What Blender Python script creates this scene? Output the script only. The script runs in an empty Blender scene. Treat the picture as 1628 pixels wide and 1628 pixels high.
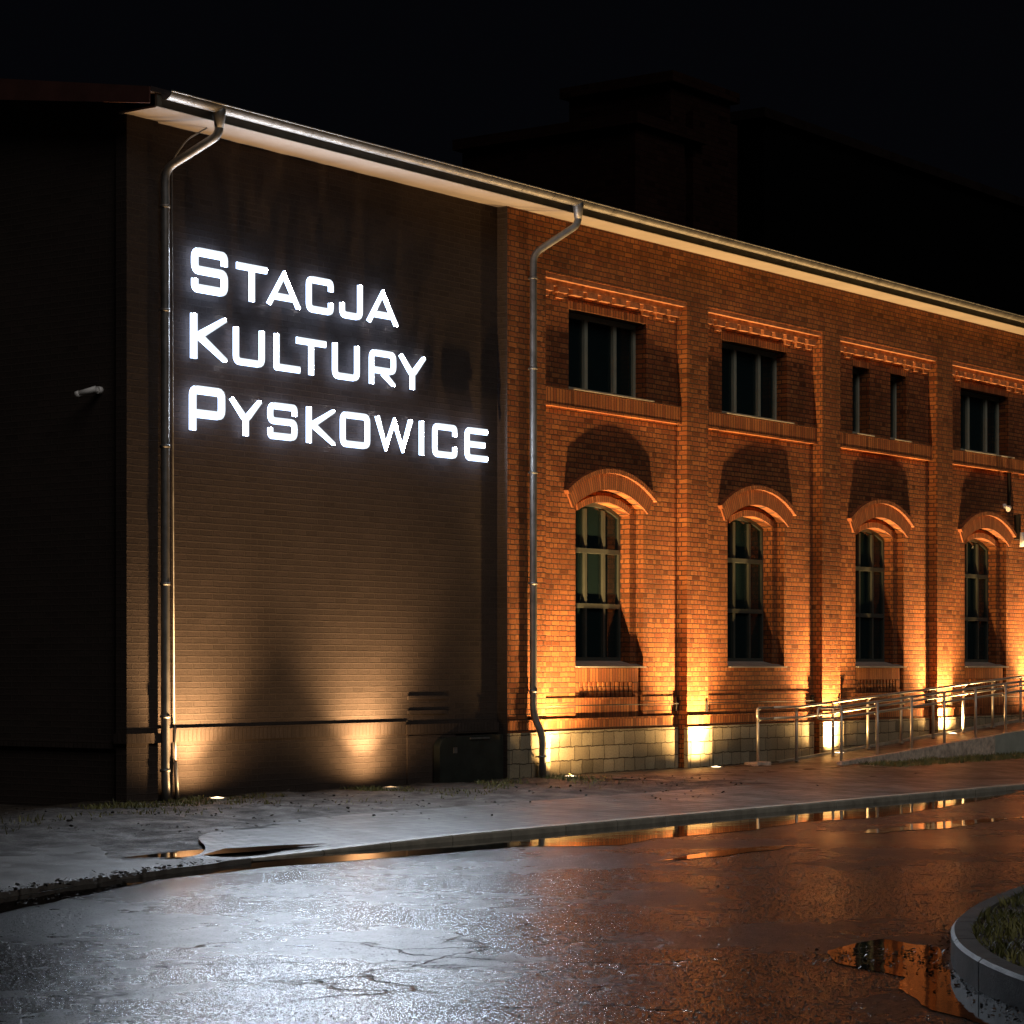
import bpy, bmesh, math, random
from mathutils import Vector, Matrix, noise
R = math.radians
rnd = random.Random(7)
S = bpy.context.scene
COL = S.collection

# ------------------------------------------------------------------ camera
# x runs along the facade, -y is the street side, z up; the facade plane is y = 0
cam = bpy.data.cameras.new('camera'); camo = bpy.data.objects.new('camera', cam); COL.objects.link(camo)
TH = R(36.092)
camo.location = (0, -21.38, 1.6)
camo.rotation_euler = (R(90), 0, R(-90) + TH)
cam.sensor_width = 36; cam.lens = 4000 / 1628 * 36
cam.shift_x = 0.0; cam.shift_y = 246 / 1628
cam.clip_start = 0.1; cam.clip_end = 900
S.camera = camo

# ------------------------------------------------------------------ night sky, added fill light
W = bpy.data.worlds.new('World'); S.world = W; W.use_nodes = True
nt = W.node_tree; nt.nodes.clear()
wo = nt.nodes.new('ShaderNodeOutputWorld'); bg = nt.nodes.new('ShaderNodeBackground')
bg.inputs[0].default_value = (0.55, 0.6, 0.9, 1); bg.inputs[1].default_value = 0.0022
nt.links.new(bg.outputs[0], wo.inputs[0])
sl = bpy.data.lights.new('street_fill', 'SUN'); sl.energy = 0.42; sl.angle = R(30); sl.color = (1.0, 0.94, 0.90)
so = bpy.data.objects.new('street_fill', sl); COL.objects.link(so); so.rotation_euler = (R(50), 0, R(-24))  # soft fill lamp added on the street side to lift unlit surfaces

S.render.engine = 'CYCLES'
S.cycles.use_denoising = True
try: S.cycles.denoiser = 'OPENIMAGEDENOISE'
except Exception: pass
S.cycles.max_bounces = 7; S.cycles.diffuse_bounces = 4; S.cycles.glossy_bounces = 4
S.cycles.transmission_bounces = 4; S.cycles.transparent_max_bounces = 8
S.cycles.sample_clamp_indirect = 4.0
S.cycles.caustics_reflective = False; S.cycles.caustics_refractive = False
vs = S.view_settings
S.display_settings.display_device = 'sRGB'
vs.view_transform = 'Standard'; vs.look = 'None'; vs.gamma = 1; vs.exposure = 0; vs.use_curve_mapping = False

# ------------------------------------------------------------------ materials
def new_mat(name):
    m = bpy.data.materials.new(name); m.use_nodes = True
    t = m.node_tree; t.nodes.clear()
    o = t.nodes.new('ShaderNodeOutputMaterial'); b = t.nodes.new('ShaderNodeBsdfPrincipled')
    t.links.new(b.outputs[0], o.inputs[0])
    return m, t, b, o
def nd(t, kind, **kw):
    n = t.nodes.new(kind)
    for k, v in kw.items():
        if isinstance(v, bpy.types.NodeSocket): t.links.new(v, n.inputs[k])
        elif k in n.inputs: n.inputs[k].default_value = v
        else: setattr(n, k, v)
    return n
def math_n(t, op, a, b=None, clamp=False):
    n = t.nodes.new('ShaderNodeMath'); n.operation = op; n.use_clamp = clamp
    for i, v in enumerate((a, b)):
        if v is None: continue
        if isinstance(v, bpy.types.NodeSocket): t.links.new(v, n.inputs[i])
        else: n.inputs[i].default_value = v
    return n.outputs[0]
def pos(t): return t.nodes.new('ShaderNodeNewGeometry').outputs['Position']
def noise_n(t, vec, scale, detail=4, rough=0.55):
    n = t.nodes.new('ShaderNodeTexNoise'); t.links.new(vec, n.inputs['Vector'])
    n.inputs['Scale'].default_value = scale; n.inputs['Detail'].default_value = detail; n.inputs['Roughness'].default_value = rough
    return n.outputs['Fac']
def ramp(t, fac, stops, interp='LINEAR'):
    n = t.nodes.new('ShaderNodeValToRGB'); t.links.new(fac, n.inputs[0]); n.color_ramp.interpolation = interp
    e = n.color_ramp.elements
    while len(e) < len(stops): e.new(0.5)
    for i, (p, c) in enumerate(stops):
        e[i].position = p; e[i].color = (*c, 1) if len(c) == 3 else c
    return n.outputs[0]
def mix(t, fac, a, b, mode='MIX'):
    n = t.nodes.new('ShaderNodeMix'); n.data_type = 'RGBA'; n.blend_type = mode
    for i, v in ((0, fac), (6, a), (7, b)):
        if isinstance(v, bpy.types.NodeSocket): t.links.new(v, n.inputs[i])
        elif i == 0: n.inputs[0].default_value = v
        else: n.inputs[i].default_value = (*v, 1)
    return n.outputs[2]
def bump(t, b, h, dist, strength=1.0, prev=None):
    n = t.nodes.new('ShaderNodeBump'); n.inputs['Distance'].default_value = dist; n.inputs['Strength'].default_value = strength
    t.links.new(h, n.inputs['Height'])
    if prev is not None: t.links.new(prev, n.inputs['Normal'])
    t.links.new(n.outputs[0], b.inputs['Normal'])
    return n.outputs[0]

def wall_vec(t, mode):
    """brick layout: 'wall' lays courses along the wall, 'soldier' stands the bricks up, 'uv' follows an arch"""
    if mode == 'uv':
        uv = t.nodes.new('ShaderNodeUVMap').outputs[0]
        s = nd(t, 'ShaderNodeSeparateXYZ', Vector=uv)
        c = t.nodes.new('ShaderNodeCombineXYZ')
        t.links.new(s.outputs[1], c.inputs[0]); t.links.new(s.outputs[0], c.inputs[1])
        return c.outputs[0]
    s = nd(t, 'ShaderNodeSeparateXYZ', Vector=pos(t))
    al = math_n(t, 'ADD', s.outputs[0], s.outputs[1])
    c = t.nodes.new('ShaderNodeCombineXYZ')
    if mode == 'wall':
        t.links.new(al, c.inputs[0]); t.links.new(s.outputs[2], c.inputs[1])
    else:
        t.links.new(s.outputs[2], c.inputs[0]); t.links.new(al, c.inputs[1])
    return c.outputs[0]

def brick_mat(name, c1, c2, mortar, mode='wall', bw=0.27, rh=0.0762, ms=0.009, rough=0.85, dist=0.012, squash=0.5, off=0.5, stain=0.5, jitter=0.012, spec=0.25, odd=0.55):
    m, t, b, o = new_mat(name)
    v = wall_vec(t, mode)
    nz = t.nodes.new('ShaderNodeTexNoise'); t.links.new(v, nz.inputs['Vector']); nz.inputs['Scale'].default_value = 9; nz.inputs['Detail'].default_value = 2
    jit = nd(t, 'ShaderNodeVectorMath', operation='SCALE'); sub = nd(t, 'ShaderNodeVectorMath', operation='SUBTRACT')
    t.links.new(nz.outputs['Color'], sub.inputs[0]); sub.inputs[1].default_value = (.5, .5, .5)
    t.links.new(sub.outputs[0], jit.inputs[0]); jit.inputs['Scale'].default_value = jitter
    add = nd(t, 'ShaderNodeVectorMath', operation='ADD'); t.links.new(v, add.inputs[0]); t.links.new(jit.outputs[0], add.inputs[1])
    br = t.nodes.new('ShaderNodeTexBrick'); t.links.new(add.outputs[0], br.inputs['Vector'])
    br.offset = off; br.offset_frequency = 2; br.squash = squash; br.squash_frequency = 2
    br.inputs['Color1'].default_value = (0, 0, 0, 1); br.inputs['Color2'].default_value = (1, 1, 1, 1); br.inputs['Mortar'].default_value = (.5, .5, .5, 1)
    br.inputs['Scale'].default_value = 1; br.inputs['Mortar Size'].default_value = ms; br.inputs['Mortar Smooth'].default_value = 0.35
    br.inputs['Brick Width'].default_value = bw; br.inputs['Row Height'].default_value = rh
    per = br.outputs['Color']; fac = br.outputs['Fac']
    face = ramp(t, per, [(0, c1), (0.35, tuple((x * .6 + y * .4) for x, y in zip(c1, c2))), (0.8, c2), (1, tuple(x * odd for x in c1))])
    big = noise_n(t, v, 0.9, 5, .6)
    fine = noise_n(t, v, 38, 4, .7)
    face = mix(t, 1.0, face, ramp(t, big, [(0.3, (1 - stain * .55,) * 3), (0.7, (1.12,) * 3)]), 'MULTIPLY')
    face = mix(t, 0.6, face, ramp(t, fine, [(0.3, (.6, .6, .6)), (0.7, (1.25, 1.25, 1.25))]), 'MULTIPLY')
    col = mix(t, fac, face, mortar)
    t.links.new(col, b.inputs['Base Color'])
    b.inputs['Roughness'].default_value = rough; b.inputs['Specular IOR Level'].default_value = spec
    inv = math_n(t, 'SUBTRACT', 1.0, fac)
    h1 = math_n(t, 'MULTIPLY', inv, math_n(t, 'ADD', math_n(t, 'MULTIPLY', per, 0.55), 0.45))
    h = math_n(t, 'ADD', h1, math_n(t, 'MULTIPLY', fine, 0.35))
    bump(t, b, h, dist, 1.0)
    return m
BR1, BR2, MORT = (0.31, 0.092, 0.034), (0.48, 0.172, 0.055), (0.085, 0.045, 0.028)
M = {}
M['brick'] = brick_mat('red_brick', BR1, BR2, MORT, ms=.009, dist=.017, jitter=.018, stain=.8, bw=.215)
M['moulded'] = None
M['soldier'] = brick_mat('red_brick_soldier', BR1, BR2, MORT, 'soldier', bw=0.34, squash=1.0, off=0.0, jitter=0.006)
M['voussoir'] = brick_mat('red_brick_voussoir', (.27, .085, .034), (.38, .135, .05), (.10, .055, .035), 'uv', bw=0.34, rh=.06, squash=1.0, off=0.0, jitter=0.004)
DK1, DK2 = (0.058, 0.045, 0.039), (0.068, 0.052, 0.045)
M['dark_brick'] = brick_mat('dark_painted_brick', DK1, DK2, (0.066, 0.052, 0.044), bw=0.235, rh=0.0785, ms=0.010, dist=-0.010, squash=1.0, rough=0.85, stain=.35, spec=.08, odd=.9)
M['dark_soldier'] = brick_mat('dark_painted_soldier', DK1, DK2, (0.05, 0.037, 0.029), 'soldier', bw=0.34, squash=1.0, off=0.0, dist=0.007, rough=0.85, stain=.35, odd=.9, spec=.1)
M['stone'] = brick_mat('plinth_stone', (0.36, 0.30, 0.20), (0.54, 0.46, 0.31), (0.09, 0.07, 0.045), bw=0.40, rh=0.205, ms=0.008, dist=0.035, squash=0.72, off=0.37, rough=0.85, stain=.6, jitter=.05)

def plain(name, col, rough=0.6, metal=0.0, var=0.25, scale=6, bmp=0.0, bscale=40, spec=0.5):
    m, t, b, o = new_mat(name)
    v = pos(t); n = noise_n(t, v, scale, 5, .6)
    lo = tuple(c * (1 - var) for c in col); hi = tuple(min(1, c * (1 + var)) for c in col)
    t.links.new(ramp(t, n, [(0.3, lo), (0.7, hi)]), b.inputs['Base Color'])
    b.inputs['Metallic'].default_value = metal; b.inputs['Specular IOR Level'].default_value = spec
    r2 = noise_n(t, v, scale * 3, 4, .6)
    t.links.new(math_n(t, 'ADD', math_n(t, 'MULTIPLY', r2, 0.25), rough - 0.12, clamp=True), b.inputs['Roughness'])
    if bmp: bump(t, b, noise_n(t, v, bscale, 5, .65), bmp)
    return m
M['zinc'] = plain('zinc_sheet', (0.25, 0.245, 0.235), 0.5, 0.8, .3, 5)
M['moulded'] = plain('moulded_red_brick', (0.36, 0.15, 0.07), .85, 0, .45, 9, .004, 60, .25)
M['steel'] = plain('stainless_steel', (0.62, 0.58, 0.5), 0.42, 0.55, .12, 8)
M['soffit'] = plain('painted_soffit_board', (0.25, 0.215, 0.185), 0.7, 0, .12, 1.5)
M['fascia'] = plain('fascia_board', (0.10, 0.085, 0.06), 0.6, 0, .3, 3)
M['verge'] = plain('verge_metal', (0.12, 0.05, 0.04), 0.5, 0.2, .3, 2)
M['roof'] = plain('roof_sheet', (0.05, 0.035, 0.032), 0.6, 0.1, .3, 3)
M['frame'] = plain('window_frame_paint', (0.055, 0.06, 0.05), 0.5, 0, .15, 4)
M['sill'] = plain('sill_sheet', (0.42, 0.38, 0.33), 0.5, 0.3, .2, 6)
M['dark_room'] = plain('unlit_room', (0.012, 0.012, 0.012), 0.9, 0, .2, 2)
M['frame_brightened'] = plain('upper_frame_brightened', (0.34, 0.34, 0.26), 0.5, 0, .12, 4)  # upper frames: light falling on them put into a paler colour
M['curtain'] = plain('curtain_cloth', (0.022, 0.034, 0.03), 0.9, 0, .2, 3)
M['black_metal'] = plain('black_metal', (0.02, 0.018, 0.016), 0.5, 0.3, .3, 8)
M['dark_box'] = plain('dark_green_sheet', (0.022, 0.026, 0.022), 0.55, 0.1, .35, 5)
M['white_plastic'] = plain('white_plastic', (0.9, 0.88, 0.85), 0.4, 0, .06, 8)
M['letter_case'] = plain('letter_case', (0.7, 0.72, 0.75), 0.4, 0, .05, 8)
M['granite'] = plain('granite_facing', (0.72, 0.56, 0.43), 0.75, 0, .45, 9, .02, 25)
M['concrete'] = plain('smooth_concrete', (0.40, 0.41, 0.34), 0.75, 0, .2, 2.5, .004, 30)
M['kerb'] = plain('wet_kerb_stone', (0.38, 0.35, 0.28), 0.38, 0, .35, 5, .004, 60)
M['island_kerb'] = plain('dark_kerb_stone', (0.10, 0.097, 0.09), 0.6, 0, .4, 4, .005, 50)
M['bark'] = plain('dry_leaf', (0.09, 0.05, 0.025), 0.5, 0, .5, 20)
M['far_brick'] = brick_mat('unlit_brick', (.022, .010, .008), (.028, .013, .010), (.016, .010, .008), bw=.5, rh=.15, dist=.02, spec=0)  # far tower brick, its colour darkened so it stands unlit in the night

def emis(name, col, s):
    m, t, b, o = new_mat(name); t.nodes.remove(b)
    e = t.nodes.new('ShaderNodeEmission'); e.inputs[0].default_value = (*col, 1); e.inputs[1].default_value = s
    t.links.new(e.outputs[0], o.inputs[0]); return m
M['letter_face'] = emis('lit_letter_face', (0.76, 0.86, 1.0), 270.0)
M['letter_rim'] = emis('lit_letter_rim', (0.8, 0.9, 1.0), 1.3)
M['letter_side'] = emis('lit_letter_side', (0.5, 0.66, 1.0), 5.5)
M['lens'] = emis('uplight_lens', (1.0, 0.72, 0.42), 9.0)
M['lens_dim'] = emis('uplight_lens_dim', (1.0, 0.62, 0.32), 1.2)

m, t, b, o = new_mat('window_glass'); t.nodes.remove(b)      # thin pane: partly mirror, partly see-through
tr = t.nodes.new('ShaderNodeBsdfTransparent'); tr.inputs[0].default_value = (.8, .86, .82, 1)
gl = t.nodes.new('ShaderNodeBsdfGlossy'); gl.inputs['Roughness'].default_value = 0.01
fr = t.nodes.new('ShaderNodeFresnel'); fr.inputs[0].default_value = 1.75
bp = t.nodes.new('ShaderNodeBump'); bp.inputs['Distance'].default_value = .003
t.links.new(noise_n(t, pos(t), 2.0, 1), bp.inputs['Height']); t.links.new(bp.outputs[0], gl.inputs['Normal'])
ms_ = t.nodes.new('ShaderNodeMixShader'); t.links.new(fr.outputs[0], ms_.inputs[0]); t.links.new(tr.outputs[0], ms_.inputs[1]); t.links.new(gl.outputs[0], ms_.inputs[2])
df = t.nodes.new('ShaderNodeBsdfDiffuse'); df.inputs[0].default_value = (.022, .045, .047, 1)
ms2 = t.nodes.new('ShaderNodeMixShader'); ms2.inputs[0].default_value = .35; t.links.new(ms_.outputs[0], ms2.inputs[1]); t.links.new(df.outputs[0], ms2.inputs[2])
t.links.new(ms2.outputs[0], o.inputs[0]); M['glass'] = m

RZ0 = -.17
# wet asphalt: dark, glossy, with aggregate grain, undulation and open cracks
m, t, b, o = new_mat('wet_asphalt'); v = pos(t)
wet = noise_n(t, v, 0.45, 4, .6); grain = noise_n(t, v, 75, 3, .8); mid = noise_n(t, v, 6, 5, .6); und = noise_n(t, v, 1.4, 3, .5)
t.links.new(mix(t, 1.0, ramp(t, grain, [(.35, (.010, .010, .010)), (.7, (.052, .048, .044))]), ramp(t, mid, [(.3, (.7,) * 3), (.7, (1.2,) * 3)]), 'MULTIPLY'), b.inputs['Base Color'])
rr = ramp(t, wet, [(.36, (.17,) * 3), (.64, (.34,) * 3)])
gr2 = noise_n(t, v, 24, 4, .75)
sx = nd(t, 'ShaderNodeSeparateXYZ', Vector=v)
t.links.new(math_n(t, 'ADD', rr, math_n(t, 'MULTIPLY', math_n(t, 'SUBTRACT', mid, .5), .2), clamp=True), b.inputs['Roughness'])
t.links.new(ramp(t, noise_n(t, v, 30, 3, .8), [(.36, (.2,) * 3), (.64, (.6,) * 3)]), b.inputs['Specular IOR Level'])
b.inputs['IOR'].default_value = 1.4
wv = t.nodes.new('ShaderNodeTexNoise'); t.links.new(v, wv.inputs['Vector']); wv.inputs['Scale'].default_value = 1.6; wv.inputs['Detail'].default_value = 4
wsc = nd(t, 'ShaderNodeVectorMath', operation='SCALE'); t.links.new(wv.outputs['Color'], wsc.inputs[0]); wsc.inputs['Scale'].default_value = 0.9
wad = nd(t, 'ShaderNodeVectorMath', operation='ADD'); t.links.new(v, wad.inputs[0]); t.links.new(wsc.outputs[0], wad.inputs[1])
vo = t.nodes.new('ShaderNodeTexVoronoi'); vo.feature = 'DISTANCE_TO_EDGE'; t.links.new(wad.outputs[0], vo.inputs['Vector']); vo.inputs['Scale'].default_value = 0.8
crack = ramp(t, vo.outputs['Distance'], [(0.0, (0, 0, 0)), (0.022, (1, 1, 1))])
vd = nd(t, 'ShaderNodeVectorMath', operation='DISTANCE'); t.links.new(v, vd.inputs[0]); vd.inputs[1].default_value = (12.0, -12.1, RZ0)
cd = math_n(t, 'ADD', math_n(t, 'MULTIPLY', vd.outputs['Value'], .2), noise_n(t, v, 0.8, 2))
cm = ramp(t, cd, [(.80, (0, 0, 0)), (.86, (1, 1, 1))])       # cracks only in some patches
crk = math_n(t, 'MAXIMUM', crack, cm)
h = math_n(t, 'ADD', math_n(t, 'MULTIPLY', grain, .0016), math_n(t, 'MULTIPLY', mid, .0018))
h = math_n(t, 'ADD', h, math_n(t, 'MULTIPLY', und, .010))
h = math_n(t, 'ADD', h, math_n(t, 'MULTIPLY', gr2, .0045))
h = math_n(t, 'ADD', h, math_n(t, 'MULTIPLY', crk, .022))
bump(t, b, h, 1.0); M['asphalt'] = m

M['chips'] = plain('wet_stone_chip', (.05, .048, .045), .32, 0, .5, 30, 0, 40, .6)
m, t, b, o = new_mat('puddle_water')
b.inputs['Base Color'].default_value = (.006, .006, .005, 1); b.inputs['Roughness'].default_value = .03; b.inputs['IOR'].default_value = 1.4
b.inputs['Specular IOR Level'].default_value = .7
bump(t, b, noise_n(t, pos(t), 3.0, 2), .0012); M['water'] = m

m, t, b, o = new_mat('wet_paving_blocks'); v = pos(t)
br = t.nodes.new('ShaderNodeTexBrick'); t.links.new(v, br.inputs['Vector'])
br.inputs['Color1'].default_value = (0, 0, 0, 1); br.inputs['Color2'].default_value = (1, 1, 1, 1); br.inputs['Mortar'].default_value = (.3, .3, .3, 1)
br.inputs['Scale'].default_value = 1; br.inputs['Brick Width'].default_value = .2; br.inputs['Row Height'].default_value = .2; br.offset = 0.5
br.inputs['Mortar Size'].default_value = .016; br.inputs['Mortar Smooth'].default_value = .2
dirt = noise_n(t, v, 1.2, 5, .65); gr = noise_n(t, v, 90, 3, .7)
c = ramp(t, br.outputs['Color'], [(0, (.085, .078, .066)), (1, (.22, .20, .175))])
c = mix(t, br.outputs['Fac'], c, (.035, .03, .025))
c = mix(t, ramp(t, dirt, [(.46, (0, 0, 0)), (.68, (.75, .75, .75))]), c, (.05, .040, .03))
t.links.new(c, b.inputs['Base Color']); b.inputs['Specular IOR Level'].default_value = .38
t.links.new(ramp(t, dirt, [(.3, (.30,) * 3), (.7, (.55,) * 3)]), b.inputs['Roughness'])
h = math_n(t, 'ADD', math_n(t, 'MULTIPLY', math_n(t, 'SUBTRACT', 1.0, br.outputs['Fac']), .006), math_n(t, 'MULTIPLY', gr, .003))
h = math_n(t, 'ADD', h, math_n(t, 'MULTIPLY', noise_n(t, v, 2.0, 3), .02))
bump(t, b, h, 1.0); M['pavers'] = m

m, t, b, o = new_mat('damp_soil'); v = pos(t)
n1 = noise_n(t, v, 2.2, 6, .7); n2 = noise_n(t, v, 35, 5, .75)
c = ramp(t, n1, [(.34, (.020, .014, .009)), (.5, (.07, .056, .043)), (.72, (.15, .13, .11))])
c = mix(t, .9, c, ramp(t, n2, [(.36, (.25,) * 3), (.64, (1.7,) * 3)]), 'MULTIPLY')
t.links.new(c, b.inputs['Base Color']); b.inputs['Specular IOR Level'].default_value = .45; t.links.new(ramp(t, n1, [(.36, (.85,) * 3), (.62, (.46,) * 3)]), b.inputs['Roughness'])
bump(t, b, math_n(t, 'ADD', n1, math_n(t, 'MULTIPLY', n2, .5)), .03); M['soil'] = m

m, t, b, o = new_mat('wet_concrete_apron'); v = pos(t)
n1 = noise_n(t, v, 1.1, 6, .65); n2 = noise_n(t, v, 60, 4, .7)
c = mix(t, .6, ramp(t, n1, [(.3, (.11, .10, .09)), (.7, (.2, .185, .165))]), ramp(t, n2, [(.3, (.6,) * 3), (.7, (1.3,) * 3)]), 'MULTIPLY')
t.links.new(c, b.inputs['Base Color']); t.links.new(ramp(t, n1, [(.35, (.3,) * 3), (.65, (.6,) * 3)]), b.inputs['Roughness'])
bump(t, b, math_n(t, 'ADD', math_n(t, 'MULTIPLY', n1, .02), math_n(t, 'MULTIPLY', n2, .005)), 1.0); M['apron'] = m

def leafy(name, lo, hi):
    m, t, b, o = new_mat(name)
    n = noise_n(t, pos(t), 3.2, 3)
    t.links.new(ramp(t, n, [(.35, lo), (.65, hi)]), b.inputs['Base Color']); b.inputs['Roughness'].default_value = .55
    return m
M['grass'] = leafy('grass_blades', (.08, .09, .025), (.3, .28, .09))

# ------------------------------------------------------------------ mesh helpers
class MB:
    def __init__(s): s.v = []; s.f = []; s.uv = {}; s.sm = set(); s.mi = {}
    def face(s, pts, uv=None, smooth=False, mi=0):
        i = len(s.v); s.v += [tuple(p) for p in pts]; s.f.append(tuple(range(i, i + len(pts))))
        if uv: s.uv[len(s.f) - 1] = uv
        if smooth: s.sm.add(len(s.f) - 1)
        if mi: s.mi[len(s.f) - 1] = mi
    def box(s, x0, x1, y0, y1, z0, z1, mi=0):
        P = [(x, y, z) for z in (z0, z1) for y in (y0, y1) for x in (x0, x1)]
        for q in ((0, 2, 3, 1), (4, 5, 7, 6), (0, 1, 5, 4), (2, 6, 7, 3), (0, 4, 6, 2), (1, 3, 7, 5)):
            s.face([P[k] for k in q], mi=mi)
    def prism(s, poly, y0, y1, mi=0):
        """poly is a list of (x, z), counter-clockwise seen from the street"""
        n = len(poly)
        s.face([(x, y0, z) for x, z in poly], mi=mi); s.face([(x, y1, z) for x, z in reversed(poly)], mi=mi)
        for i in range(n):
            a, b_ = poly[i], poly[(i + 1) % n]
            s.face([(a[0], y0, a[1]), (a[0], y1, a[1]), (b_[0], y1, b_[1]), (b_[0], y0, b_[1])], mi=mi)
    def slab(s, poly, z0, z1, mi=0):
        n = len(poly)
        s.face([(x, y, z1) for x, y in poly], mi=mi); s.face([(x, y, z0) for x, y in reversed(poly)], mi=mi)
        for i in range(n):
            a, b_ = poly[i], poly[(i + 1) % n]
            s.face([(*a, z0), (*b_, z0), (*b_, z1), (*a, z1)], mi=mi)
    def ring(s, cx, cz, r0, r1, half, y0, y1, n=22):
        """arch ring between two radii, symmetric about the vertical, front at y0 and back at y1"""
        A = [-half + 2 * half * i / n for i in range(n + 1)]
        p = lambda r, a, y: (cx + r * math.sin(a), y, cz + r * math.cos(a))
        for a, b_ in zip(A, A[1:]):
            ua, ub = a * r1, b_ * r1
            s.face([p(r0, a, y0), p(r0, b_, y0), p(r1, b_, y0), p(r1, a, y0)], [(ua, .01), (ub, .01), (ub, r1 - r0), (ua, r1 - r0)])
            s.face([p(r1, a, y0), p(r1, b_, y0), p(r1, b_, y1), p(r1, a, y1)], [(ua, .01), (ub, .01), (ub, .12), (ua, .12)])
            s.face([p(r0, b_, y0), p(r0, a, y0), p(r0, a, y1), p(r0, b_, y1)], [(ub, .01), (ua, .01), (ua, .12), (ub, .12)])
            s.face([p(r0, b_, y1), p(r0, a, y1), p(r1, a, y1), p(r1, b_, y1)], [(ub, .01), (ua, .01), (ua, .2), (ub, .2)])
        for a, k in ((-half, 1), (half, -1)):
            q = [p(r0, a, y0), p(r1, a, y0), p(r1, a, y1), p(r0, a, y1)]
            s.face(q[::k], [(0.01, 0), (.01, .2), (.06, .2), (.06, 0)])
    def tube(s, pts, r, n=12, cap=True):
        pts = [Vector(p) for p in pts]; rings = []
        up = Vector((0, 0, 1)); prev = None
        for i, p in enumerate(pts):
            d = (pts[min(i + 1, len(pts) - 1)] - pts[max(i - 1, 0)]).normalized()
            if prev is None:
                a = d.cross(up) if abs(d.z) < .95 else d.cross(Vector((1, 0, 0)))
            else: a = prev - d * prev.dot(d)
            a.normalize(); prev = a; b_ = d.cross(a)
            rr_ = r[i] if isinstance(r, (list, tuple)) else r
            rings.append([p + (a * math.cos(2 * math.pi * k / n) + b_ * math.sin(2 * math.pi * k / n)) * rr_ for k in range(n)])
        for A, B in zip(rings, rings[1:]):
            for k in range(n):
                s.face([A[k], A[(k + 1) % n], B[(k + 1) % n], B[k]], smooth=True)
        if cap: s.face(rings[0][::-1]); s.face(rings[-1])
    def build(s, name, mats, parent=None, merge=True):
        me = bpy.data.meshes.new(name)
        off = Vector((0, 0, 0))
        if parent is not None:
            q = parent
            while q is not None: off += q.location; q = q.parent
        me.from_pydata([Vector(p) - off for p in s.v], [], s.f)
        if s.uv:
            L = me.uv_layers.new(name='UVMap')
            for fi, uv in s.uv.items():
                for li, c in zip(me.polygons[fi].loop_indices, uv): L.data[li].uv = c
        for fi in s.sm: me.polygons[fi].use_smooth = True
        for mm in (mats if isinstance(mats, (list, tuple)) else [mats]): me.materials.append(mm)
        for fi, k in s.mi.items(): me.polygons[fi].material_index = k
        if merge:
            bm = bmesh.new(); bm.from_mesh(me); bmesh.ops.remove_doubles(bm, verts=bm.verts, dist=1e-5)
            bmesh.ops.recalc_face_normals(bm, faces=bm.faces) if merge == 'recalc' else None
            bm.to_mesh(me); bm.free()
        ob = bpy.data.objects.new(name, me); COL.objects.link(ob)
        if parent is not None: ob.parent = parent
        return ob
def bend(pts, r=.12, n=5):
    """round the corners of a path"""
    pts = [Vector(p) for p in pts]; out = [pts[0]]
    for a, b_, c_ in zip(pts, pts[1:], pts[2:]):
        d1, d2 = (a - b_), (c_ - b_); k = min(r, d1.length * .45, d2.length * .45)
        p, q = b_ + d1.normalized() * k, b_ + d2.normalized() * k
        for i in range(n + 1):
            u = i / n; out.append(p * (1 - u) ** 2 + b_ * 2 * u * (1 - u) + q * u * u)
    return out + [pts[-1]]
def tag(o, label=None, cat=None, group=None, kind=None):
    for k, v_ in (('label', label), ('category', cat), ('group', group), ('kind', kind)):
        if v_: o[k] = v_
    return o
def thing(name, loc, label, cat, group=None):
    o = bpy.data.objects.new(name, None); COL.objects.link(o); o.location = loc; o.empty_display_size = .3
    return tag(o, label, cat, group)
def bevel(o, w=.01, seg=2):
    md = o.modifiers.new('bevel', 'BEVEL'); md.width = w; md.segments = seg; md.limit_method = 'ANGLE'; return o

# ------------------------------------------------------------------ ground, road, pavement
RZ = -0.17
g = MB(); g.slab([(-300, -300), (300, -300), (300, 400), (-300, 400)], -.5, RZ - .03); tag(g.build('ground', M['soil']), kind='structure')
g = MB(); g.face([(-60, -90, RZ), (120, -90, RZ), (120, -5.85, RZ), (-60, -5.85, RZ)]); tag(g.build('road', M['asphalt']), kind='structure')

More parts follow.
